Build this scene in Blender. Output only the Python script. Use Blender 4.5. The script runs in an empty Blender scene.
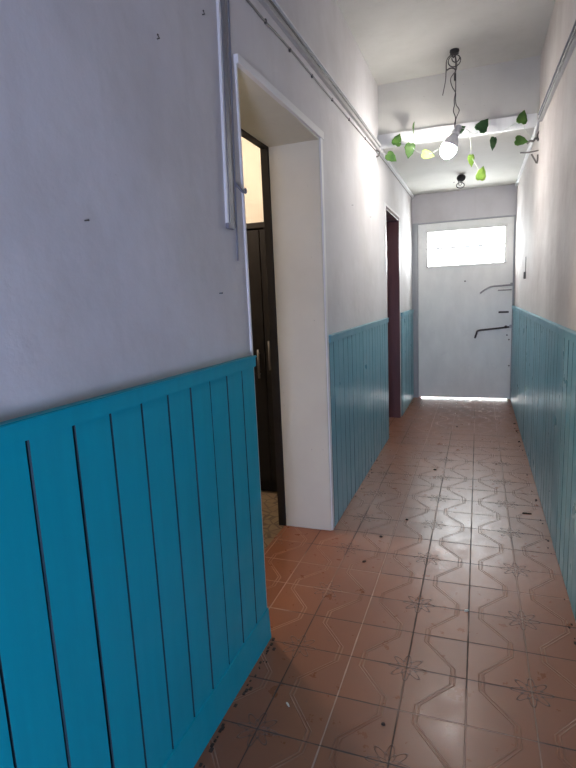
import bpy, bmesh, math, random
from mathutils import Vector, Matrix
random.seed(7)
C = bpy.context.scene.collection
S = bpy.context.scene

# ------------------------------------------------------------------ camera
cam = bpy.data.cameras.new('camera'); camo = bpy.data.objects.new('camera', cam); C.objects.link(camo)
R_ = Vector((0.93904935, 0.34093332, -0.04416764)); U_ = Vector((-0.01439162, 0.1673482, 0.98579281)); F_ = Vector((-0.34348099, 0.92507246, -0.16205481))
camo.matrix_world = Matrix(((R_.x, U_.x, -F_.x, 0), (R_.y, U_.y, -F_.y, 0), (R_.z, U_.z, -F_.z, 1.45), (0, 0, 0, 1)))
cam.sensor_fit = 'VERTICAL'; cam.sensor_height = 24; cam.lens = 516.325/768*24
cam.clip_start = 0.02; cam.clip_end = 100
S.camera = camo
# ------------------------------------------------------------------ world and lights
W = bpy.data.worlds.new('world'); S.world = W; W.use_nodes = True
bg = W.node_tree.nodes['Background']; bg.inputs[0].default_value = (0.93, 0.98, 1.0, 1); bg.inputs[1].default_value = 32.0
BULB = 240.0
def area(name, loc, rot, sx, sy, power, col, portal=False):
    l = bpy.data.lights.new(name, 'AREA'); l.shape = 'RECTANGLE'; l.size = sx; l.size_y = sy; l.energy = power; l.color = col
    if portal: l.cycles.is_portal = True
    o = bpy.data.objects.new(name, l); C.objects.link(o); o.location = loc; o.rotation_euler = rot; return o
area('transom_portal', (-0.165, 7.50, 2.02), (math.radians(-90), 0, 0), 0.95, 0.44, 1, (1, 1, 1), True)
area('rear_daylight_fill', (0.15, -1.95, 0.62), (math.radians(95), 0, math.radians(16)), 0.5, 0.85, 92, (0.62, 0.67, 1.0))  # unseen area light added before the closed rear wall, bluish daylight fill
pl = bpy.data.lights.new('side_room_lamp', 'POINT'); pl.energy = 62; pl.color = (1.0, 0.79, 0.60); pl.shadow_soft_size = 0.10
po = bpy.data.objects.new('side_room_lamp', pl); C.objects.link(po); po.location = (-1.98, 2.92, 2.55)
S.view_settings.view_transform = 'Standard'; S.view_settings.look = 'None'
S.view_settings.exposure = 0.12; S.view_settings.gamma = 1; S.view_settings.use_curve_mapping = False

# ------------------------------------------------------------------ materials
def newmat(name):
    m = bpy.data.materials.new(name); m.use_nodes = True
    return m, m.node_tree, m.node_tree.nodes['Principled BSDF']
class N:
    def __init__(s, nt): s.nt = nt
    def m(s, op, a, b=None, c=None, clamp=False):
        n = s.nt.nodes.new('ShaderNodeMath'); n.operation = op; n.use_clamp = clamp
        for i, v in enumerate((a, b, c)):
            if v is None: continue
            if isinstance(v, (int, float)): n.inputs[i].default_value = v
            else: s.nt.links.new(v, n.inputs[i])
        return n.outputs[0]
    def noise(s, vec, scale, detail=3, rough=.5):
        n = s.nt.nodes.new('ShaderNodeTexNoise'); n.inputs['Scale'].default_value = scale
        n.inputs['Detail'].default_value = detail; n.inputs['Roughness'].default_value = rough
        s.nt.links.new(vec, n.inputs['Vector']); return n.outputs['Fac']
    def mapr(s, v, a, b, c=0., d=1.):
        n = s.nt.nodes.new('ShaderNodeMapRange'); s.nt.links.new(v, n.inputs[0])
        for i, q in enumerate((a, b, c, d)): n.inputs[i+1].default_value = q
        return n.outputs[0]
    def mix(s, f, a, b):
        n = s.nt.nodes.new('ShaderNodeMix'); n.data_type = 'RGBA'
        if isinstance(f, (int, float)): n.inputs[0].default_value = f
        else: s.nt.links.new(f, n.inputs[0])
        for i, v in ((6, a), (7, b)):
            if isinstance(v, tuple): n.inputs[i].default_value = (*v[:3], 1)
            else: s.nt.links.new(v, n.inputs[i])
        return n.outputs[2]
    def pos(s): return s.nt.nodes.new('ShaderNodeNewGeometry').outputs['Position']
    def scalev(s, v, k):
        n = s.nt.nodes.new('ShaderNodeVectorMath'); n.operation = 'MULTIPLY'; s.nt.links.new(v, n.inputs[0]); n.inputs[1].default_value = k
        return n.outputs[0]
    def sep(s, v):
        n = s.nt.nodes.new('ShaderNodeSeparateXYZ'); s.nt.links.new(v, n.inputs[0]); return n.outputs
    def bump(s, h, dist, strength=1.):
        n = s.nt.nodes.new('ShaderNodeBump'); n.inputs['Distance'].default_value = dist; n.inputs['Strength'].default_value = strength
        s.nt.links.new(h, n.inputs['Height']); return n.outputs[0]
    def link(s, a, b): s.nt.links.new(a, b)

def plaster(name, col, dirt, rough=.75, bump=.02, spec=.25):
    m, nt, b = newmat(name); n = N(nt); p = n.pos()
    a = n.noise(p, 1.3, 5, .6); f = n.noise(p, 14, 5, .6)
    col1 = n.mix(n.mapr(a, .42, .72), col, dirt)
    streak = n.noise(n.scalev(p, (9, 9, .7)), 1.0, 4, .6)
    col2 = n.mix(n.mapr(streak, .55, .8, 0, .45), col1, dirt)
    speck = n.noise(p, 60, 2, .5)
    col3 = n.mix(n.mapr(speck, .76, .80, 0, .5), col2, tuple(c*.35 for c in col))
    n.link(col3, b.inputs['Base Color'])
    h = n.m('ADD', n.m('MULTIPLY', n.noise(p, 2.2, 3, .5), 1.0), n.m('MULTIPLY', f, .12))
    n.link(n.bump(h, bump), b.inputs['Normal'])
    b.inputs['Roughness'].default_value = rough; b.inputs['Specular IOR Level'].default_value = spec
    return m
def paint(name, col, rough=.35, var=.12, bump=.0015, spec=.5, metallic=0, scale=(30, 30, 2), dirt=None):
    m, nt, b = newmat(name); n = N(nt); p = n.pos()
    g = n.noise(n.scalev(p, scale), 1.0, 4, .6)
    c = n.mix(n.mapr(g, .35, .70), tuple(x*(1+var) for x in col), tuple(x*(1-var) for x in col))
    if dirt:
        d = n.noise(p, 5, 6, .7); c = n.mix(n.mapr(d, .60, .75, 0, .6), c, dirt)
    n.link(c, b.inputs['Base Color'])
    if bump: n.link(n.bump(g, bump), b.inputs['Normal'])
    n.link(n.mapr(n.noise(p, 6, 3), .3, .7, rough*.8, rough*1.25), b.inputs['Roughness'])
    b.inputs['Specular IOR Level'].default_value = spec; b.inputs['Metallic'].default_value = metallic
    return m
M = {}
M['wall'] = plaster('wall_plaster', (.62, .60, .60), (.50, .475, .465))
M['wall_r'] = plaster('right_wall_plaster', (.58, .54, .52), (.43, .38, .36))
M['ceil'] = plaster('ceiling_plaster', (.55, .54, .50), (.47, .46, .42), bump=.012)
M['jamb'] = plaster('jamb_plaster', (.66, .635, .52), (.58, .555, .45), bump=.006)
M['cream'] = plaster('cream_plaster', (.58, .555, .49), (.53, .50, .44), bump=.006)
M['white'] = paint('white_gloss', (.72, .72, .71), .35, .04, .0008)
M['door'] = paint('door_paint', (.80, .80, .755), .42, .05, .001, scale=(6, 6, 3), dirt=(.66, .66, .63))
M['doorframe'] = paint('frame_paint', (.36, .37, .38), .45, .1)
M['trunk'] = paint('trunking', (.40, .39, .38), .5, .06)
M['trunkdark'] = paint('trunking_grey', (.17, .17, .20), .5, .06)
M['blue'] = paint('blue_gloss', (.002, .32, .41), .42, .04, .0003, .3)
M['bluegap'] = paint('blue_groove_shade', (.003, .030, .045), .8, .1, 0)  # shade between the blue boards, put into the colour
M['teal'] = paint('teal_gloss', (.125, .335, .415), .34, .03, 0, .5, scale=(3, 3, .4))
M['tealgap'] = paint('teal_groove_shade', (.045, .13, .15), .8, .1, 0)  # same painted joint shade for the teal boards, less contrast
M['gap'] = paint('gap_shadow_wood', (.02, .035, .04), .9, .1)
M['brown'] = paint('brown_frame', (.085, .028, .028), .35, .15)
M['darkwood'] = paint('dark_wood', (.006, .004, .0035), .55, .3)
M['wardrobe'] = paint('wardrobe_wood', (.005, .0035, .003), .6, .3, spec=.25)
M['steel'] = paint('steel', (.35, .34, .33), .4, .1, metallic=.8)
M['handle'] = paint('handle_grey', (.10, .095, .09), .4, .1)
M['bead'] = plaster('casing_paint', (.76, .75, .73), (.68, .66, .64), rough=.6, bump=.003)
M['iron'] = paint('iron', (.045, .038, .032), .6, .2)
M['wire'] = paint('wire', (.05, .045, .045), .5, .2)
M['wiregrey'] = paint('wire_grey', (.16, .145, .13), .5, .2)
M['string'] = paint('string', (.55, .58, .52), .5, .05)
M['black'] = paint('black_plastic', (.012, .012, .013), .5, .2)
M['debris'] = paint('debris', (.03, .018, .012), .9, .3)
def leafmat(name, c1, c2):
    m, nt, b = newmat(name); n = N(nt); p = n.pos()
    n.link(n.mix(n.mapr(n.noise(p, 22, 2), .35, .65), c1, c2), b.inputs['Base Color'])
    b.inputs['Roughness'].default_value = .55
    tr = nt.nodes.new('ShaderNodeBsdfTranslucent'); tr.inputs[0].default_value = (*[min(1, x*1.6) for x in c2], 1)
    mx = nt.nodes.new('ShaderNodeMixShader'); mx.inputs[0].default_value = .4
    out = nt.nodes['Material Output']; nt.links.new(b.outputs[0], mx.inputs[1]); nt.links.new(tr.outputs[0], mx.inputs[2]); nt.links.new(mx.outputs[0], out.inputs[0])
    return m
M['leaf'] = leafmat('ivy_green', (.035, .10, .02), (.12, .24, .045))
M['leafdark'] = leafmat('ivy_dark_green', (.03, .08, .035), (.06, .14, .05))
M['leaflime'] = leafmat('ivy_lime', (.13, .27, .035), (.38, .50, .12))
m, nt, b = newmat('bulb_glass'); b.inputs['Base Color'].default_value = (.9, .9, .9, 1)
b.inputs['Emission Color'].default_value = (1.0, .965, .93, 1); b.inputs['Emission Strength'].default_value = BULB; M['bulb'] = m
m, nt, b = newmat('transom_glass'); n = N(nt); b.inputs['Roughness'].default_value = .05
tr = nt.nodes.new('ShaderNodeBsdfTransparent'); mx = nt.nodes.new('ShaderNodeMixShader'); mx.inputs[0].default_value = .12
nt.links.new(tr.outputs[0], mx.inputs[1]); nt.links.new(b.outputs[0], mx.inputs[2]); nt.links.new(mx.outputs[0], nt.nodes['Material Output'].inputs[0]); M['glass'] = m

def floor_mat():
    m, nt, b = newmat('terracotta_tile'); n = N(nt); p = n.pos(); x, y, z = n.sep(p)
    s = .2238; m_ = n.m
    u = m_('DIVIDE', m_('ADD', x, .0193+s*40), s); v = m_('DIVIDE', m_('SUBTRACT', y, 1.6296-s*40), s)
    fu = m_('FRACT', u); fv = m_('FRACT', v)
    du = m_('MINIMUM', fu, m_('SUBTRACT', 1, fu)); dv = m_('MINIMUM', fv, m_('SUBTRACT', 1, fv))
    wob = n.mapr(n.noise(p, 9, 3), .3, .7, .009, .018)
    gd = m_('MINIMUM', du, dv)
    grout = m_('SUBTRACT', 1, m_('DIVIDE', gd, wob), clamp=True)
    grout = m_('MULTIPLY', grout, 3, clamp=True)
    # pressed pattern: flower at every second grid crossing, double zigzag band between
    a = m_('SUBTRACT', m_('MODULO', u, 2), 1); bb = m_('SUBTRACT', m_('MODULO', v, 2), 1)
    aa = m_('ABSOLUTE', a); ab = m_('ABSOLUTE', bb)
    r = m_('SQRT', m_('ADD', m_('MULTIPLY', a, a), m_('MULTIPLY', bb, bb))); th = m_('ARCTAN2', bb, a)
    def line(d, w): return m_('MULTIPLY', m_('SUBTRACT', 1, m_('DIVIDE', m_('ABSOLUTE', d), w), clamp=True), 1.6, clamp=True)
    c8 = m_('COSINE', m_('MULTIPLY', th, 8))
    fl = line(m_('SUBTRACT', r, m_('ADD', m_('MULTIPLY', c8, .085), .235)), .022)
    fl = m_('MAXIMUM', fl, line(m_('SUBTRACT', r, m_('ADD', m_('MULTIPLY', c8, -.05), .125)), .020))
    fl = m_('MAXIMUM', fl, line(r, .05))
    Z = m_('MINIMUM', m_('MAXIMUM', m_('SUBTRACT', .937, m_('MULTIPLY', ab, .833)), .27), .77)
    dz = m_('SUBTRACT', aa, Z)
    zz = m_('MAXIMUM', line(m_('SUBTRACT', dz, .032), .017), line(m_('ADD', dz, .032), .017))
    pat = m_('MAXIMUM', fl, zz)
    wear = n.mapr(n.noise(p, 3.1, 4), .35, .62)
    # colours
    tid = m_('ADD', m_('MULTIPLY', m_('FLOOR', u), 12.9898), m_('MULTIPLY', m_('FLOOR', v), 78.233))
    rnd = m_('FRACT', m_('MULTIPLY', m_('SINE', tid), 43758.5))
    base = n.mix(rnd, (.245, .092, .043), (.205, .078, .039))
    base = n.mix(n.mapr(n.noise(p, 5, 6, .65), .4, .7, 0, .5), base, (.19, .074, .040))
    base = n.mix(n.mapr(n.noise(p, 34, 4, .7), .62, .72, 0, .5), base, (.13, .065, .05))
    base = n.mix(m_('MULTIPLY', zz, m_('MULTIPLY', wear, .62)), base, (.46, .26, .18))
    base = n.mix(m_('MULTIPLY', fl, m_('ADD', m_('MULTIPLY', wear, .5), .45)), base, (.070, .036, .026))
    gcol = n.mix(n.mapr(n.noise(p, 1.1, 2), .50, .56), (.055, .030, .024), (.40, .26, .21))
    idx = m_('FLOOR', m_('ADD', u, .5)); onl = m_('LESS_THAN', du, dv)
    pale = m_('MULTIPLY', onl, m_('COMPARE', idx, 38, .4)); pale = m_('MAXIMUM', pale, m_('MULTIPLY', m_('MULTIPLY', onl, m_('COMPARE', idx, 41, .4)), .55))
    gcol = n.mix(pale, gcol, (.46, .31, .25))
    base = n.mix(grout, base, gcol)
    n.link(base, b.inputs['Base Color'])
    h = m_('SUBTRACT', m_('MULTIPLY', pat, .9), m_('MULTIPLY', grout, 1.2))
    h = m_('ADD', h, m_('MULTIPLY', n.noise(p, 4, 1), 1.0))
    n.link(n.bump(h, .0021), b.inputs['Normal'])
    rr = n.mapr(n.noise(p, 11, 5, .65), .3, .7, .25, .40)
    n.link(m_('ADD', rr, m_('MULTIPLY', grout, .4)), b.inputs['Roughness'])
    b.inputs['Specular IOR Level'].default_value = .5
    return m
M['floor'] = floor_mat()
def room_floor_mat():
    m, nt, b = newmat('beige_stone_tile'); n = N(nt); p = n.pos(); x, y, z = n.sep(p)
    vo = nt.nodes.new('ShaderNodeTexVoronoi'); vo.feature = 'DISTANCE_TO_EDGE'; vo.inputs['Scale'].default_value = 12
    nt.links.new(p, vo.inputs['Vector'])
    c = n.mix(n.mapr(vo.outputs[0], .02, .06), (.07, .05, .035), (.22, .17, .11))
    c = n.mix(n.mapr(n.noise(p, 8, 4), .4, .7, 0, .6), c, (.14, .10, .07))
    n.link(c, b.inputs['Base Color']); b.inputs['Roughness'].default_value = .4
    return m
M['roomfloor'] = room_floor_mat()

# ------------------------------------------------------------------ helpers
class MB:
    def __init__(s): s.bm = bmesh.new()
    def box(s, x0, x1, y0, y1, z0, z1, bev=0):
        t = bmesh.new(); bmesh.ops.create_cube(t, size=1)
        for v in t.verts: v.co = Vector(((x0+x1)/2+v.co.x*(x1-x0), (y0+y1)/2+v.co.y*(y1-y0), (z0+z1)/2+v.co.z*(z1-z0)))
        if bev: bmesh.ops.bevel(t, geom=t.edges[:], offset=bev, segments=2, affect='EDGES', profile=.5)
        s.merge(t); return s
    def merge(s, t):
        me = bpy.data.meshes.new('tmp'); t.to_mesh(me); t.free(); s.bm.from_mesh(me); bpy.data.meshes.remove(me)
    def hexa(s, pts):   # 8 points, bottom loop then top loop
        vs = [s.bm.verts.new(p) for p in pts]
        for f in ((3, 2, 1, 0), (4, 5, 6, 7), (0, 1, 5, 4), (1, 2, 6, 5), (2, 3, 7, 6), (3, 0, 4, 7)): s.bm.faces.new([vs[i] for i in f])
        return s
    def prism(s, bot, top):
        n = len(bot); a = [s.bm.verts.new(p) for p in bot]; b = [s.bm.verts.new(p) for p in top]
        s.bm.faces.new(a[::-1]); s.bm.faces.new(b)
        for i in range(n): s.bm.faces.new((a[i], a[(i+1) % n], b[(i+1) % n], b[i]))
        return s
    def tube(s, path, r, seg=8, rs=None):
        P = [Vector(p) for p in path]; rings = []; up = Vector((.3, .2, 1)).normalized()
        for i, p in enumerate(P):
            d = (P[min(i+1, len(P)-1)]-P[max(i-1, 0)]).normalized()
            a = d.cross(up)
            if a.length < .05: a = d.cross(Vector((1, 0, 0)))
            a.normalize(); b2 = d.cross(a); rad = rs[i] if rs else r
            rings.append([s.bm.verts.new(p+a*math.cos(2*math.pi*k/seg)*rad+b2*math.sin(2*math.pi*k/seg)*rad) for k in range(seg)])
        for i in range(len(rings)-1):
            for k in range(seg): s.bm.faces.new((rings[i][k], rings[i][(k+1) % seg], rings[i+1][(k+1) % seg], rings[i+1][k]))
        s.bm.faces.new(rings[0][::-1]); s.bm.faces.new(rings[-1]); return s
    def lathe(s, prof, seg=24, mat=None):   # prof: (r, z)
        rings = []
        for r, z in prof: rings.append([s.bm.verts.new((r*math.cos(2*math.pi*k/seg), r*math.sin(2*math.pi*k/seg), z)) for k in range(seg)])
        for i in range(len(rings)-1):
            for k in range(seg): s.bm.faces.new((rings[i][k], rings[i][(k+1) % seg], rings[i+1][(k+1) % seg], rings[i+1][k]))
        s.bm.faces.new(rings[0][::-1]); s.bm.faces.new(rings[-1])
        if mat:
            for v in s.bm.verts: v.co = mat @ v.co
        return s
    def build(s, name, mat, parent=None, smooth=False, label=None):
        bmesh.ops.recalc_face_normals(s.bm, faces=s.bm.faces[:])
        me = bpy.data.meshes.new(name); s.bm.to_mesh(me); s.bm.free(); me.materials.append(M[mat])
        if smooth:
            for p in me.polygons: p.use_smooth = True
        o = bpy.data.objects.new(name, me); C.objects.link(o)
        if parent:
            o.parent = parent; o.matrix_parent_inverse = Matrix.Translation(-Vector(loc_of(parent)))
        if label: o['label'] = label
        return o
def loc_of(o):
    return Vector((0, 0, 0)) if o.parent else Vector(o.location)   # parts sit at world origin, only things carry a base point
def thing(name, label, cat, loc, group=None):
    o = bpy.data.objects.new(name, None); C.objects.link(o); o.location = loc; o.empty_display_size = .05
    o['label'] = label; o['category'] = cat
    if group: o['group'] = group
    return o
def tag(o, label, cat, group=None):
    o['label'] = label; o['category'] = cat
    if group: o['group'] = group
    return o
def struct(o, label=None, cat=None):
    o['kind'] = 'structure'
    if label: o['label'] = label
    if cat: o['category'] = cat
    return o
def smooth_path(pts, n=6):
    P = [Vector(p) for p in pts]; out = []
    for i in range(len(P)-1):
        p0 = P[max(i-1, 0)]; p1 = P[i]; p2 = P[i+1]; p3 = P[min(i+2, len(P)-1)]
        for k in range(n):
            t = k/n
            out.append(.5*((2*p1)+(-p0+p2)*t+(2*p0-5*p1+4*p2-p3)*t*t+(-p0+3*p1-3*p2+p3)*t**3))
    out.append(P[-1]); return out

# ------------------------------------------------------------------ the setting
LW, RW = -.850, .435          # wall planes
D1a, D1b, D1h = 1.885, 2.955, 2.33
D2a, D2b, D2h = 5.19, 6.10, 2.295
YF = 7.335; CH = 3.25; CL = 2.735; YH = 4.86
struct(MB().box(-1.16, .6, -2, 7.9, -.1, 0).build('floor', 'floor'), 'brown terracotta tiled corridor floor with pressed flower pattern', 'floor')
struct(MB().box(-3.2, -1.161, .6, 4.3, -.1, -.002).build('floor', 'roomfloor'), 'dim beige stone-look floor of the side room', 'floor')
w = MB()
w.box(-1.15, LW, -2, D1a, 0, CH); w.box(-1.15, LW, D1a, D1b, D1h, CH); w.box(-1.15, LW, D1b, D2a, 0, CH)
w.box(-1.15, LW, D2a, D2b, D2h, CH); w.box(-1.15, LW, D2b, 7.62, 0, CH)
struct(w.build('wall_left', 'wall'), 'greyish white plaster wall with two doorways on the left', 'wall')
struct(MB().box(RW, .6, -2, 7.62, 0, CH).build('wall_right', 'wall_r'), 'stained greyish plaster wall along the right side', 'wall')
c = MB(); c.box(-1.15, .6, -2, YH, CH, CH+.1); c.box(-1.15, .6, YH, 7.62, CL, CH+.1)
struct(c.build('ceiling', 'ceil'), 'white plaster ceiling stepping down to a lower far section', 'ceiling')
struct(MB().box(LW, RW, YF, 7.62, 2.372, CL).build('wall_far', 'wall'), 'plaster strip of wall above the white front door', 'wall')
w = MB(); w.box(-1.15, .6, -2.15, -2, 0, CH); struct(w.build('wall_rear', 'wall'), 'plain plaster wall closing the corridor', 'wall')
# side room shell
struct(MB().box(-3.2, -1.15, 3.97, 4.1, 0, 2.9).build('wall_room', 'cream'), 'warm cream wall inside the side room', 'wall')
struct(MB().box(-3.3, -3.2, .6, 4.1, 0, 2.9).build('wall_room_left', 'cream'))
struct(MB().box(-3.2, -1.15, .5, .6, 0, 2.9).build('wall_room_near', 'cream'))
struct(MB().box(-3.3, -1.15, .5, 4.1, 2.9, 3.0).build('ceiling', 'cream'), 'cream ceiling of the side room', 'ceiling')
# plastered reveals of the first doorway
j = MB()
j.box(-1.149, LW+.004, D1b-.012, D1b+.002, 0, D1h, .004); j.box(-1.149, LW+.004, D1a-.002, D1a+.012, 0, D1h, .004)
j.box(-1.149, LW+.004, D1a, D1b, D1h-.012, D1h+.002, .004)
struct(j.build('trim_1', 'jamb'), 'cream plastered reveal lining the first doorway', 'doorway reveal')
# white casing beads round the first doorway
k = MB()
k.hexa([(LW-.002, D1a-.012, D1h-.022), (LW+.018, D1a-.012, D1h-.022), (LW+.018, D1b+.05, D1h+.0), (LW-.002, D1b+.05, D1h+.0),
        (LW-.002, D1a-.012, D1h+.008), (LW+.018, D1a-.012, D1h+.008), (LW+.018, D1b+.05, D1h+.04), (LW-.002, D1b+.05, D1h+.04)])
k.box(LW-.002, LW+.007, D1a-.010, D1a+.004, 0.0, D1h+.01, .003)
k.box(LW-.002, LW+.013, D1b-.004, D1b+.036, 0.0, D1h+.045, .003)
struct(k.build('trim_2', 'bead'), 'thin white casing edging the first doorway', 'door casing')
# dark timber frame deep in the first doorway
k = MB(); k.box(-1.200, -1.151, D1b-.016, D1b+.02, 0, D1h+.01, .003); k.box(-1.200, -1.151, D1a-.02, D1a+.016, 0, D1h+.01, .003)
k.box(-1.200, -1.151, D1a-.02, D1b+.02, D1h-.014, D1h+.02, .003)
struct(k.build('trim_3', 'darkwood'), 'dark timber door frame at the back of the first doorway', 'door frame')
# second doorway: brown lining and a closed leaf
d2 = struct(MB().box(-1.10, -1.06, D2a+.03, D2b-.03, .01, D2h-.03, .003).build('door_2', 'brown'), 'closed reddish brown door in the second left doorway', 'door')
k = MB(); k.box(-1.148, LW+.004, D2b-.035, D2b+.002, 0, D2h, .003); k.box(-1.148, LW+.004, D2a-.002, D2a+.035, 0, D2h, .003); k.box(-1.148, LW+.004, D2a, D2b, D2h-.035, D2h+.002, .003)
k.build('door_frame', 'brown', d2)
k = MB(); k.tube([(-1.06, D2a+.1, 1.0), (-1.02, D2a+.1, 1.0), (-1.02, D2a+.2, 1.0)], .009); k.build('door_handle', 'steel', d2)
k = MB(); k.box(LW-.002, LW+.006, D2a-.03, D2b+.03, D2h, D2h+.022, .002); k.box(LW-.002, LW+.006, D2a-.03, D2a, 0, D2h, .002); k.box(LW-.002, LW+.006, D2b, D2b+.03, 0, D2h, .002)
struct(k.build('trim_4', 'bead'), 'narrow white edging round the brown doorway', 'door casing')
# fascia at the ceiling step
k = MB(); k.hexa([(LW+.001, YH-.03, 2.722), (RW-.001, YH-.03, 2.722), (RW-.001, YH+.0, 2.722), (LW+.001, YH+.0, 2.722),
                  (LW+.001, YH-.03, 2.835), (RW-.001, YH-.03, 2.820), (RW-.001, YH+.0, 2.820), (LW+.001, YH+.0, 2.835)])
struct(k.build('trim_5', 'white'), 'white fascia strip along the foot of the ceiling step', 'trim')
# cornice beads at the low ceiling
for x0, x1, nm in ((LW, LW+.03, 'trim_6'), (RW-.025, RW, 'trim_7')):
    struct(MB().box(x0, x1, YH, YF, CL-.035, CL-.001, .004).build(nm, 'white'), 'small white bead under the low ceiling, ' + ('left' if x0 < 0 else 'right') + ' wall', 'trim')

# ------------------------------------------------------------------ front door
def wallring(mb, x0, x1, z0, z1, a, b, c, d, y0, y1):   # plate x0..x1,z0..z1 with hole a..b,c..d
    mb.box(x0, x1, y0, y1, z0, c); mb.box(x0, x1, y0, y1, d, z1); mb.box(x0, a, y0, y1, c, d); mb.box(b, x1, y0, y1, c, d)
door = MB(); wallring(door, -.768, .412, .012, 2.352, -.645, .312, 1.80, 2.24, YF, YF+.045)
do = struct(door.build('door_1', 'door'), 'white metal front door with a narrow transom window', 'door')
k = MB(); k.box(LW+.001, -.772, YF-.01, YF+.08, 0, 2.371, .003); k.box(-.80, -.74, YF+.048, YF+.08, 0, 2.371); k.box(.38, .42, YF+.048, YF+.08, 0, 2.371); k.box(-.80, .42, YF+.048, YF+.08, 2.33, 2.371); k.box(.414, RW-.001, YF-.01, YF+.08, 0, 2.371, .002); k.box(-.772, .414, YF-.01, YF+.08, 2.355, 2.371, .002)
k.build('door_frame', 'doorframe', do)
k = MB()
k.box(-.665, -.640, YF-.012, YF+.002, 1.775, 2.262, .003); k.box(.307, .332, YF-.012, YF+.002, 1.775, 2.262, .003)
k.box(-.665, .332, YF-.012, YF+.002, 2.237, 2.262, .003); k.box(-.665, .332, YF-.012, YF+.002, 1.775, 1.80, .003)
k.build('window_surround', 'door', do)
MB().box(-.645, .312, YF+.004, YF+.03, 2.012, 2.038, .002).build('transom_bar', 'white', do)
MB().box(-.645, .312, YF+.032, YF+.037, 1.80, 2.24).build('window_pane', 'glass', do)
k = MB(); k.tube(smooth_path([(.405, YF-.012, 1.505), (.29, YF-.012, 1.502), (.166, YF-.014, 1.495), (.09, YF-.016, 1.462), (.021, YF-.02, 1.415)]), .011)
k.box(.24, .405, YF-.010, YF, 1.436, 1.450); k.build('latch_bar', 'steel', do, True, 'bent upper bolt rod')
k = MB(); k.tube(smooth_path([(.385, YF-.012, .967), (.25, YF-.012, .952), (.12, YF-.012, .94), (.004, YF-.014, .925), (-.015, YF-.016, .885), (-.034, YF-.02, .828)], 4), .012)
k.tube([(.345, YF-.03, .968), (.345, YF, .968)], .02); k.build('latch_bar', 'iron', do, True, 'dark bent lower bolt rod')
MB().box(.252, .375, YF-.006, YF+.001, 1.148, 1.172, .002).build('letter_slot', 'iron', do)
k = MB()
for z in (1.512, .975): k.box(.385, .413, YF-.02, YF, z-.02, z+.02, .003)
k.build('bolt_keeper', 'steel', do)
k = MB()
for x, z in ((-.166, 1.58), (.385, .80), (.393, .456), (.36, .86)): k.tube([(x, YF-.003, z), (x, YF+.001, z)], .010)
k.build('screw_head', 'iron', do)

# ------------------------------------------------------------------ wainscots
def wainscot(label, side, ya, yb, topA, topB, mat, off=0, gap=None, skirt=.13, group='painted board wainscots', chamf=.003):
    sx = 1 if side == 'L' else -1; x0 = LW if side == 'L' else RW
    t = thing('wainscot_panel', label, 'wainscot', (x0, (ya+yb)/2, 0))
    X = lambda d: x0+sx*d
    top = lambda y: topA+(topB-topA)*(y-ya)/(yb-ya)
    s = .1253; seams = []
    y = ya+((off-ya) % s)
    ys = [ya]
    while y < yb-.02:
        if y > ya+.02: ys.append(y)
        y += s
    ys.append(yb)
    b = MB()
    for i in range(len(ys)-1):
        g = g2 = (.0017 if mat == 'blue' else .0028)
        a0, b0 = ys[i]+g, ys[i+1]-g2
        if gap is not None and abs(ys[i]-gap) < .02: a0 += .006
        a1, b1 = a0, b0
        if gap is not None and abs(ys[i]-gap) < .02: a1 -= .003
        d = .014+random.uniform(-.0012, .0012); c = chamf
        def prof(p, q, z): return [(X(.001), p, z), (X(d-c), p, z), (X(d), p+c*.8, z), (X(d), q-c*.8, z), (X(d-c), q, z), (X(.001), q, z)]
        zt = lambda yy: top(yy)-.015
        P = prof(a0, b0, .004); Q = [(p[0], p[1], zt(p[1])) for p in prof(a1, b1, 0)]
        b.prism(P, Q)
    bo = b.build('boards', mat, t); bo.data.materials.append(M[mat+'gap'])
    for p in bo.data.polygons:
        if abs(p.normal.y) > .45: p.material_index = 1  # board sides take the dark colour so joints look shaded
    MB().hexa([(X(-.001), ya, .01), (X(.003), ya, .01), (X(.003), yb, .01), (X(-.001), yb, .01), (X(-.001), ya, topA-.03), (X(.003), ya, topA-.03), (X(.003), yb, topB-.03), (X(-.001), yb, topB-.03)]).build('backing', mat+'gap', t)
    k = MB()
    def rail(z0a, z0b, z1a, z1b, d):
        k.hexa([(X(-.001), ya, z0a), (X(d), ya, z0a), (X(d), yb, z0b), (X(-.001), yb, z0b), (X(-.001), ya, z1a), (X(d), ya, z1a), (X(d), yb, z1b), (X(-.001), yb, z1b)])
    rail(topA-.045, topB-.045, topA-.006, topB-.006, .024); rail(topA-.008, topB-.008, topA, topB, .030)
    bmesh.ops.bevel(k.bm, geom=[e for e in k.bm.edges], offset=.0025, segments=2, affect='EDGES')
    k.build('cap_rail', mat, t)
    if skirt:
        k = MB(); k.hexa([(X(-.001), ya, .002), (X(.026), ya, .002), (X(.026), yb-.0, .002), (X(-.001), yb-.0, .002), (X(-.001), ya, skirt-.01), (X(.020), ya, skirt-.01), (X(.020), yb, skirt+.01), (X(-.001), yb, skirt+.01)])
        k.build('skirting', mat, t)
    return t
wainscot('bright blue board wainscot nearest the camera, before the first doorway', 'L', -1.9, 1.87, 1.262, 1.236, 'blue', off=.752, gap=.876)
wainscot('teal board wainscot between the first doorway and the brown door', 'L', 2.995, 5.15, 1.226, 1.226, 'teal', off=3.09, skirt=0)
wainscot('short teal board wainscot between the brown door and front door', 'L', 6.14, 7.32, 1.235, 1.235, 'teal', off=6.2, skirt=0)
wainscot('long pale teal board wainscot along the right wall', 'R', -1.9, 7.32, 1.241, 1.241, 'teal', off=.72, skirt=0)
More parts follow.
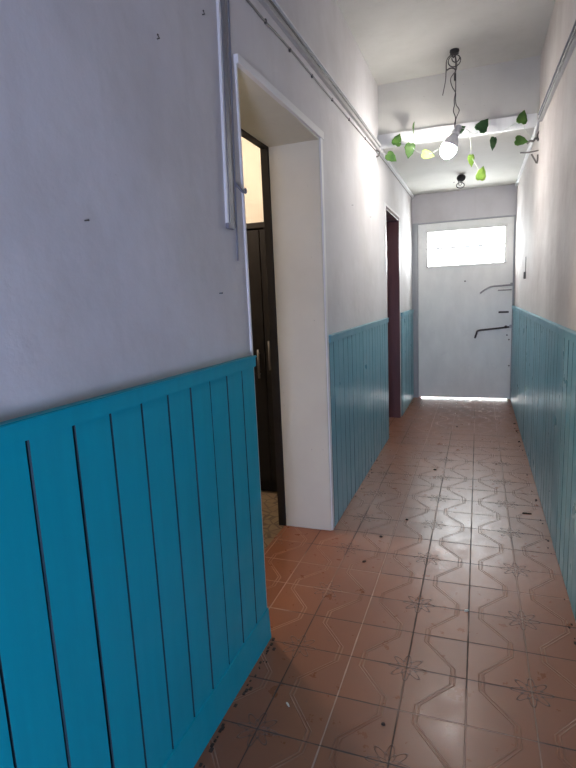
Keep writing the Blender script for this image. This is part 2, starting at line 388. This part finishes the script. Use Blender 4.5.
# dusty sill on top of the right wainscot: pale worn edge
# ------------------------------------------------------------------ trunking and cables
def beam(mb, pts, h, d, side, z_is_bottom=True):   # sloped strip along a wall
    sx = 1 if side == 'L' else -1; x0 = LW if side == 'L' else RW
    for (y0, z0), (y1, z1) in zip(pts[:-1], pts[1:]):
        A = x0+sx*.001; B = x0+sx*d
        mb.hexa([(A, y0, z0), (B, y0, z0), (B, y1, z1), (A, y1, z1), (A, y0, z0+h), (B, y0, z0+h), (B, y1, z1+h), (A, y1, z1+h)])
t = thing('cable_trunking', 'long pale cable trunking running high along the left wall', 'cable trunking', (LW, 1.0, 2.6))
k = MB(); beam(k, [(.9, 2.585), (2.2, 2.642), (3.45, 2.672), (4.82, 2.700)], .040, .022, 'L'); k.build('trunking_body', 'trunk', t)
k = MB(); beam(k, [(.9, 2.630), (2.2, 2.686), (3.45, 2.716), (4.82, 2.743)], .008, .030, 'L'); k.build('trunking_lid', 'white', t)
k = MB(); k.tube([(LW+.025, .9, 2.612), (LW+.025, 2.2, 2.669), (LW+.025, 3.45, 2.699), (LW+.025, 4.80, 2.727)], .0042, 6); k.build('shade_line', 'wire', t, True)  # dark tube added as the shaded groove line on the trunking
t = thing('clipped_cable', 'thin dark cable clipped below the trunking on the left wall', 'cable', (LW, 1.0, 2.55))
pts = [(LW+.0055, y, z) for y, z in ((.9, 2.53), (1.6, 2.56), (2.02, 2.583), (2.18, 2.586), (2.48, 2.604), (3.26, 2.625), (4.2, 2.655), (5.03, 2.680), (6.3, 2.690), (7.30, 2.70))]
k = MB(); k.tube(smooth_path(pts, 4), .0045, 6); k.build('cable', 'wiregrey', t, True)
for y in (1.9, 2.20, 2.50, 2.85, 3.26, 3.7, 4.25):
    z = 2.583+(y-2.02)*.0335
    MB().box(LW+.0005, LW+.011, y-.006, y+.006, z-.009, z+.009, .002).build('cable_clip', 'wire', t)
t = thing('cable_trunking', 'dark grey cable trunking running high along the right wall', 'cable trunking', (RW, 2.0, 2.6))
k = MB(); beam(k, [(1.5, 2.52), (3.0, 2.615), (3.6, 2.645), (4.6, 2.690)], .045, .022, 'R'); k.build('trunking_body', 'trunk', t)
k = MB(); beam(k, [(1.5, 2.568), (3.0, 2.662), (3.6, 2.692), (4.6, 2.737)], .008, .030, 'R'); k.build('trunking_lid', 'trunkdark', t)
k = MB(); k.tube([(RW-.025, 1.5, 2.535), (RW-.025, 3.0, 2.630), (RW-.025, 3.6, 2.660), (RW-.025, 4.58, 2.704)], .005, 6); k.build('shade_line', 'wire', t, True)  # dark tube again stands in for the trunking's shadow line
k = MB(); k.tube(smooth_path([(RW-.012, 4.3, 2.75), (RW-.014, 4.7, 2.775), (RW-.016, 4.80, 2.72), (RW-.02, 4.95, 2.69), (RW-.02, 5.3, 2.685)], 5), .010, 8)
tag(k.build('conduit_pipe', 'white', None, True), 'short white conduit bending round the ceiling step, right wall', 'conduit')
# vertical trunking left of the first doorway
t = thing('cable_trunking', 'vertical lilac-grey cable trunking on the wall left of the first doorway', 'cable trunking', (LW, 1.73, 1.71))
def lean(mb, ya, yb, z0, z1, sh, d0, d1):
    mb.hexa([(LW+d0, ya, z0), (LW+d1, ya, z0), (LW+d1, yb, z0), (LW+d0, yb, z0), (LW+d0, ya+sh, z1), (LW+d1, ya+sh, z1), (LW+d1, yb+sh, z1), (LW+d0, yb+sh, z1)])
k = MB(); lean(k, 1.735, 1.768, 1.715, 2.51, .037, -.001, .012); k.build('trunking_body', 'trunkdark', t)
k = MB(); lean(k, 1.722, 1.733, 1.715, 2.51, .037, -.001, .010); k.build('trunking_lid', 'white', t, label='pale lid edge')
MB().box(LW, LW+.015, 1.72, 1.772, 1.708, 1.728, .003).build('end_cap', 'trunkdark', t)
k = MB(); k.tube(smooth_path([(LW+.004, 1.800, 1.60), (LW+.004, 1.815, 1.9), (LW+.004, 1.832, 2.2), (LW+.004, 1.845, 2.45), (LW+.004, 1.848, 2.52)], 4), .0035, 6)
k.tube(smooth_path([(LW+.004, 1.815, 1.88), (LW+.02, 1.835, 1.855), (LW+.024, 1.862, 1.852), (LW+.018, 1.872, 1.868)], 4), .005, 6)
tag(k.build('wall_cable', 'trunkdark', None, True), 'thin cable with a small hook between vertical trunking and doorway casing', 'cable')

# ------------------------------------------------------------------ wardrobe in the side room
t = thing('wardrobe', 'dark brown wardrobe inside the side room, seen through the first doorway', 'wardrobe', (-1.7, 3.7, 0))
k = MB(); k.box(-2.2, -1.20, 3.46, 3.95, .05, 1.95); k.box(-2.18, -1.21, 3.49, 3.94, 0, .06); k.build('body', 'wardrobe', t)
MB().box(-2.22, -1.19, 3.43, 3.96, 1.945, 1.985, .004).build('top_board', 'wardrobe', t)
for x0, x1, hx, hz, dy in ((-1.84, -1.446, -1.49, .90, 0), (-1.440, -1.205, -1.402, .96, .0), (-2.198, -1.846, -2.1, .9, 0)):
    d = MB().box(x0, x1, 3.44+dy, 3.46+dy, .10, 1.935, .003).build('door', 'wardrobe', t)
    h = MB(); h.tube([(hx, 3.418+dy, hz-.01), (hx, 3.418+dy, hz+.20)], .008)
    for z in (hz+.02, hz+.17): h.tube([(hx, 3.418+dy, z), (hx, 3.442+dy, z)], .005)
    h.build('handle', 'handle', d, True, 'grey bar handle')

# ------------------------------------------------------------------ pendant light
t = thing('pendant_light', 'lit white bulb hanging by twisted bare wires before the ceiling step', 'light', (-.2, 4.46, 3.25))
RX, RY = -.195, 4.46
k = MB(); k.lathe([(.034, 3.2505), (.036, 3.240), (.03, 3.228), (.012, 3.225)], 20, Matrix.Translation((RX, RY, 0))); k.build('ceiling_rose', 'black', t, True)
k = MB()
k.tube([(RX+.045*math.cos(a), RY, 3.175+.042*math.sin(a)) for a in [i*math.pi/8 for i in range(17)]], .004, 6)
k.tube([(RX+.01+.028*math.cos(a), RY-.01, 3.19+.03*math.sin(a)) for a in [i*math.pi/8 for i in range(3, 17)]], .004, 6)
k.tube([(RX-.03, RY, 3.225), (RX+.03, RY-.01, 3.215), (RX-.01, RY, 3.2)], .008, 6)
k.build('wire_loops', 'wire', t, True)
k = MB(); k.tube(smooth_path([(RX-.02, RY, 3.225), (RX-.055, RY, 3.19), (RX-.06, RY, 3.11), (RX-.065, RY, 3.04), (RX-.085, RY, 2.945)], 5), .0035, 6)
k.tube(smooth_path([(RX-.055, RY, 3.118), (RX-.03, RY, 3.128), (RX+.0, RY, 3.12), (RX+.01, RY, 3.10)], 4), .005, 6)
k.build('loose_wire', 'wire', t, True)
for ph in (0, 1):
    k = MB(); pts = []
    zs = [3.22, 3.12, 3.06, 3.0, 2.95, 2.90, 2.86, 2.82, 2.77, 2.73, 2.70]
    offs = [0, .012, -.035, -.025, .004, .004, .012, .035, .012, .004, .0] if ph else [0, .004, .005, .006, .004, -.006, -.004, -.012, .006, .0, .0]
    for z, o in zip(zs, offs): pts.append((RX+.006+o*.9, RY+(.004 if ph else -.004), z))
    k.tube(smooth_path(pts, 5), .0035, 6); k.build('cable', 'wire', t, True)
MB().box(RX-.002, RX+.014, RY-.008, RY+.008, 3.035, 3.085, .003).build('tape_joint', 'black', t)
# lamp holder and bulb tilt to the lower left
BD = Vector((-.42, -.1, -.90)).normalized(); B0 = Vector((RX+.035, RY, 2.70))
rot = Vector((0, 0, 1)).rotation_difference(BD).to_matrix().to_4x4() @ Matrix.Scale(1.22, 4)
mt = Matrix.Translation(B0) @ rot
k = MB(); k.lathe([(.008, -.012), (.018, -.008), (.020, .03), (.024, .034), (.024, .045), (.02, .047)], 20, mt); k.build('lamp_holder', 'white', t, True)
k = MB(); k.lathe([(.016, .046), (.020, .05), (.040, .085), (.050, .118), (.051, .124)], 24, mt); k.build('bulb_base', 'white', t, True)
k = MB(); k.lathe([(.0495, .124), (.049, .145), (.044, .168), (.033, .186), (.018, .197), (.004, .20)], 24, mt); k.build('bulb', 'bulb', t, True)

# second, empty ceiling box
t = thing('ceiling_box', 'empty black round ceiling box with a loop of wire near front door', 'ceiling box', (-.198, 6.38, CL))
k = MB(); k.lathe([(.046, 0), (.048, .012), (.040, .022), (.008, .026)], 20, Matrix.Translation((-.198, 6.38, CL-.042)) @ Matrix.Rotation(math.radians(62), 4, 'X')); k.tube([(-.198, 6.39, CL+.001), (-.198, 6.39, CL-.03)], .012); k.build('box_cover', 'black', t, True)
k = MB(); k.tube([(-.198+.02*math.sin(a)-.01, 6.38+.0*a, CL-.075+.040*math.cos(a)) for a in [i*math.pi/8 for i in range(17)]], .004, 6)
k.tube([(-.205+.042*math.cos(a), 6.375, CL-.115+.030*math.sin(a)) for a in [i*math.pi/8 for i in range(17)]], .005, 6); k.build('wire_loop', 'wire', t, True)
tag(MB().lathe([(.007, -.004), (.005, .004)], 8, Matrix.Translation((-.29, 6.75, CL-.003))).build('ceiling_hook', 'wire'), 'tiny dark stub in low ceiling beyond the ceiling box', 'hook')

# ------------------------------------------------------------------ ivy garland
t = thing('ivy_garland', 'thin artificial ivy garland strung across the corridor by the bulb', 'garland', (-.2, 4.75, 2.7))
k = MB()
k.tube(smooth_path([(LW+.004, 4.74, 2.665), (-.76, 4.75, 2.66), (-.724, 4.75, 2.64), (-.69, 4.75, 2.70), (-.62, 4.75, 2.73), (-.56, 4.74, 2.69), (-.50, 4.74, 2.63), (-.423, 4.74, 2.60), (-.35, 4.72, 2.61), (-.27, 4.70, 2.655), (-.20, 4.62, 2.735), (-.12, 4.68, 2.74), (-.05, 4.72, 2.70), (.0, 4.75, 2.735), (.05, 4.75, 2.71), (.10, 4.75, 2.66), (.2, 4.76, 2.72), (.304, 4.76, 2.76), (.33, 4.76, 2.69), (.37, 4.78, 2.64), (RW-.002, 4.80, 2.63)], 6), .0022, 6)
k.tube(smooth_path([(-.09, 4.69, 2.725), (-.075, 4.74, 2.64), (-.07, 4.75, 2.55), (-.045, 4.75, 2.49), (-.01, 4.75, 2.43), (.005, 4.75, 2.38)], 5), .0020, 6)
k.tube(smooth_path([(-.60, 4.75, 2.72), (-.56, 4.75, 2.78), (-.537, 4.75, 2.82)], 4), .0018, 6)
k.build('stem', 'string', t, True)
def leaf(pos, size, ang, mat, tilt=(0, 0), narrow=1.0):
    out = [(0, -.42), (.22, -.50), (.46, -.36), (.52, -.08), (.40, .12), (.34, .32), (.16, .52), (0, .72), (-.16, .50), (-.36, .30), (-.42, .08), (-.50, -.12), (-.44, -.38), (-.2, -.50)]
    bm = bmesh.new(); rows = []
    for sc in (1.0, .66, .33):
        rows.append([bm.verts.new((x*sc*size*narrow, (-.10*sc*sc+.16*abs(x)*sc)*size, (y*sc)*size)) for x, y in out])
    cv = bm.verts.new((0, .0, 0)); n = len(out)
    for a, b in zip(rows[:-1], rows[1:]):
        for i in range(n): bm.faces.new((a[i], a[(i+1) % n], b[(i+1) % n], b[i]))
    for i in range(n): bm.faces.new((rows[-1][i], rows[-1][(i+1) % n], cv))
    rm = Matrix.Translation(pos) @ Matrix.Rotation(math.radians(18+tilt[1]), 4, 'Z') @ Matrix.Rotation(math.radians(tilt[0]), 4, 'X') @ Matrix.Rotation(math.radians(ang), 4, 'Y')
    for v in bm.verts: v.co = rm @ v.co
    me = bpy.data.meshes.new('leaf'); bm.to_mesh(me); bm.free(); me.materials.append(M[mat])
    for p in me.polygons: p.use_smooth = True
    o = bpy.data.objects.new('leaf', me); C.objects.link(o); o.parent = t; o.matrix_parent_inverse = Matrix.Translation(-Vector(t.location))
    sm = o.modifiers.new('thick', 'SOLIDIFY'); sm.thickness = .0012
for pos, sz, ang, mat, tilt, nar in [
    ((-.671, 4.74, 2.738), .085, 25, 'leaf', (-10, 10), .9), ((-.537, 4.75, 2.826), .085, 28, 'leaf', (0, 70), .75), ((-.563, 4.73, 2.655), .095, 190, 'leaf', (10, 0), .85),
    ((-.724, 4.74, 2.619), .080, 130, 'leaf', (15, -10), .9), ((-.423, 4.73, 2.596), .085, 105, 'leaflime', (10, 0), .8), ((.009, 4.74, 2.754), .10, 40, 'leafdark', (-15, 0), .9),
    ((.094, 4.74, 2.62), .080, 188, 'leafdark', (5, 25), .8), ((.304, 4.74, 2.77), .085, 15, 'leaf', (-10, 0), .9), ((.294, 4.74, 2.608), .080, 100, 'leaf', (10, 0), .85),
    ((-.072, 4.74, 2.512), .075, 175, 'leaflime', (5, 20), .8), ((.007, 4.74, 2.385), .085, 10, 'leaflime', (10, 0), .9), ((-.155, 4.70, 2.745), .060, 60, 'leafdark', (0, 10), .9)]:
    leaf(Vector(pos), sz*1.12, ang, mat, tilt, nar)
# bent bits of metal the garland is tied to
t = thing('wall_hook', 'cluster of bent dark wire hooks at the garland end, right wall', 'hook', (RW, 4.8, 2.55))
for pts, r in (([(.455, 4.8, 2.70), (.425, 4.8, 2.65), (.428, 4.79, 2.60)], .006), ([(.349, 4.8, 2.592), (.37, 4.79, 2.607), (.395, 4.79, 2.603), (.41, 4.8, 2.625), (.436, 4.8, 2.61)], .009), ([(.30, 4.79, 2.528), (.36, 4.79, 2.523), (.436, 4.8, 2.53)], .006),
               ([(.385, 4.8, 2.51), (.405, 4.8, 2.47), (.428, 4.8, 2.435), (.43, 4.8, 2.50)], .007)):
    k = MB(); k.tube(smooth_path(pts, 3), r, 6); k.build('hook', 'wiregrey', t, True)
k = MB(); k.tube(smooth_path([(LW-.002, 4.74, 2.69), (LW+.03, 4.74, 2.67), (LW+.02, 4.74, 2.64), (LW, 4.74, 2.635)], 4), .007, 6)
tag(k.build('wall_hook', 'wiregrey', None, True), 'small knotted hook holding the garland on the left wall', 'hook')
# thin metal strap hanging on the right wall
k = MB(); k.box(RW-.006, RW+.001, 5.66, 5.685, 1.60, 1.755, .002); k.box(RW-.02, RW+.001, 5.655, 5.672, 1.545, 1.61, .002)
tag(k.build('metal_strap', 'wiregrey'), 'thin dark metal strap fixed to right wall near the front door', 'bracket')

# ------------------------------------------------------------------ nails
NL = [((3.743, 2.085), 'nail in the left wall beyond the first doorway, nearer the doorway'), ((4.405, 2.088), 'nail in the left wall beyond the first doorway, nearer the brown door'),
      ((1.642, 1.481), 'small nail in the near left wall, level with the wardrobe top'), ((1.648, 2.368), 'bent nail high beside the vertical trunking'),
      ((1.366, 2.18), 'bent nail high in the near left wall, left of the other'), ((.999, 1.648), 'tiny nail low in the middle of the near left wall')]
for i, ((y, z), lab) in enumerate(NL):
    k = MB(); dz = .012 if 'bent' in lab else 0
    k.tube([(LW-.002, y, z), (LW+.008, y, z), (LW+.011, y-dz, z+dz*.3)], .0016, 6); k.tube([(LW+.0105, y-dz, z+dz*.3), (LW+.012, y-dz*1.05, z+dz*.3)], .0026, 8)
    tag(k.build('nail', 'iron', None), lab, 'nail', 'nails in the left wall')

# ------------------------------------------------------------------ litter on the floor
def chip(x, y, l, w_, ang, lab, nm='wood_chip', mat='debris'):
    bm = MB(); n = 7; pts = []; l *= .8; w_ *= .75
    for i in range(n):
        a = 2*math.pi*i/n; q = random.uniform(.75, 1.1); pts.append((math.cos(a)*l/2*q, math.sin(a)*w_/2*q))
    ca, sa = math.cos(ang), math.sin(ang)
    T = lambda p, z: (x+p[0]*ca-p[1]*sa, y+p[0]*sa+p[1]*ca, z)
    bm.prism([T(p, .0005) for p in pts], [T((p[0]*.8, p[1]*.8), .006+.003*random.random()) for p in pts])
    tag(bm.build(nm, mat), lab, 'debris', 'bits of litter on the tiles')
chip(.319, 3.504, .085, .018, .1, 'long dark splinter lying near the right wainscot')
chip(-.316, 4.255, .035, .03, .5, 'dark crumb left of the tile centre, below the brown door')
chip(-.414, 3.222, .025, .02, 0, 'small crumb in front of the teal panel between the doorways')
chip(-.196, 5.734, .045, .03, .8, 'dark crumb on the far tiles before the front door')
chip(-.534, 2.94, .03, .022, 0, 'dark crumb level with the white doorway reveal')
chip(-.571, 2.617, .03, .02, .6, 'crumb on the orange-lit tiles by the first doorway')
chip(.392, 5.976, .05, .035, 1.2, 'dark clump against the right wainscot, the farther one')
chip(.39, 5.251, .05, .03, 1.3, 'dark clump against the right wainscot, the nearer one')
chip(-.626, 1.536, .032, .008, -.7, 'pale twig just past the corner of the blue wainscot', 'twig', 'jamb')
chip(-.284, 1.55, .02, .015, 0, 'small speck on the dark foreground tiles')
chip(-.03, 2.30, .03, .012, .5, 'pale chip at a tile joint in mid corridor', 'tile_chip', 'jamb')
bm = MB()
for i in range(110):
    if i % 3 == 0: x, y = .402-abs(random.gauss(0, .012)), random.uniform(1.8, 7.2)
    elif i % 3 == 1: x, y = -.812+abs(random.gauss(0, .015)), random.uniform(.9, 1.87)
    else: x, y = -.825+abs(random.gauss(0, .015)), random.choice((random.uniform(3, 5.1), random.uniform(3, 5.1), random.uniform(6.15, 7.2)))
    r = random.uniform(.0015, .006); z = random.uniform(.002, .005)
    bm.box(x-r, x+r, y-r*1.4, y+r*1.4, .0003, z, .001)
o = bm.build('floor_crumbs', 'debris'); o['kind'] = 'stuff'; o['label'] = 'dark crumbs gathered along the foot of the wainscots'; o['category'] = 'crumbs'
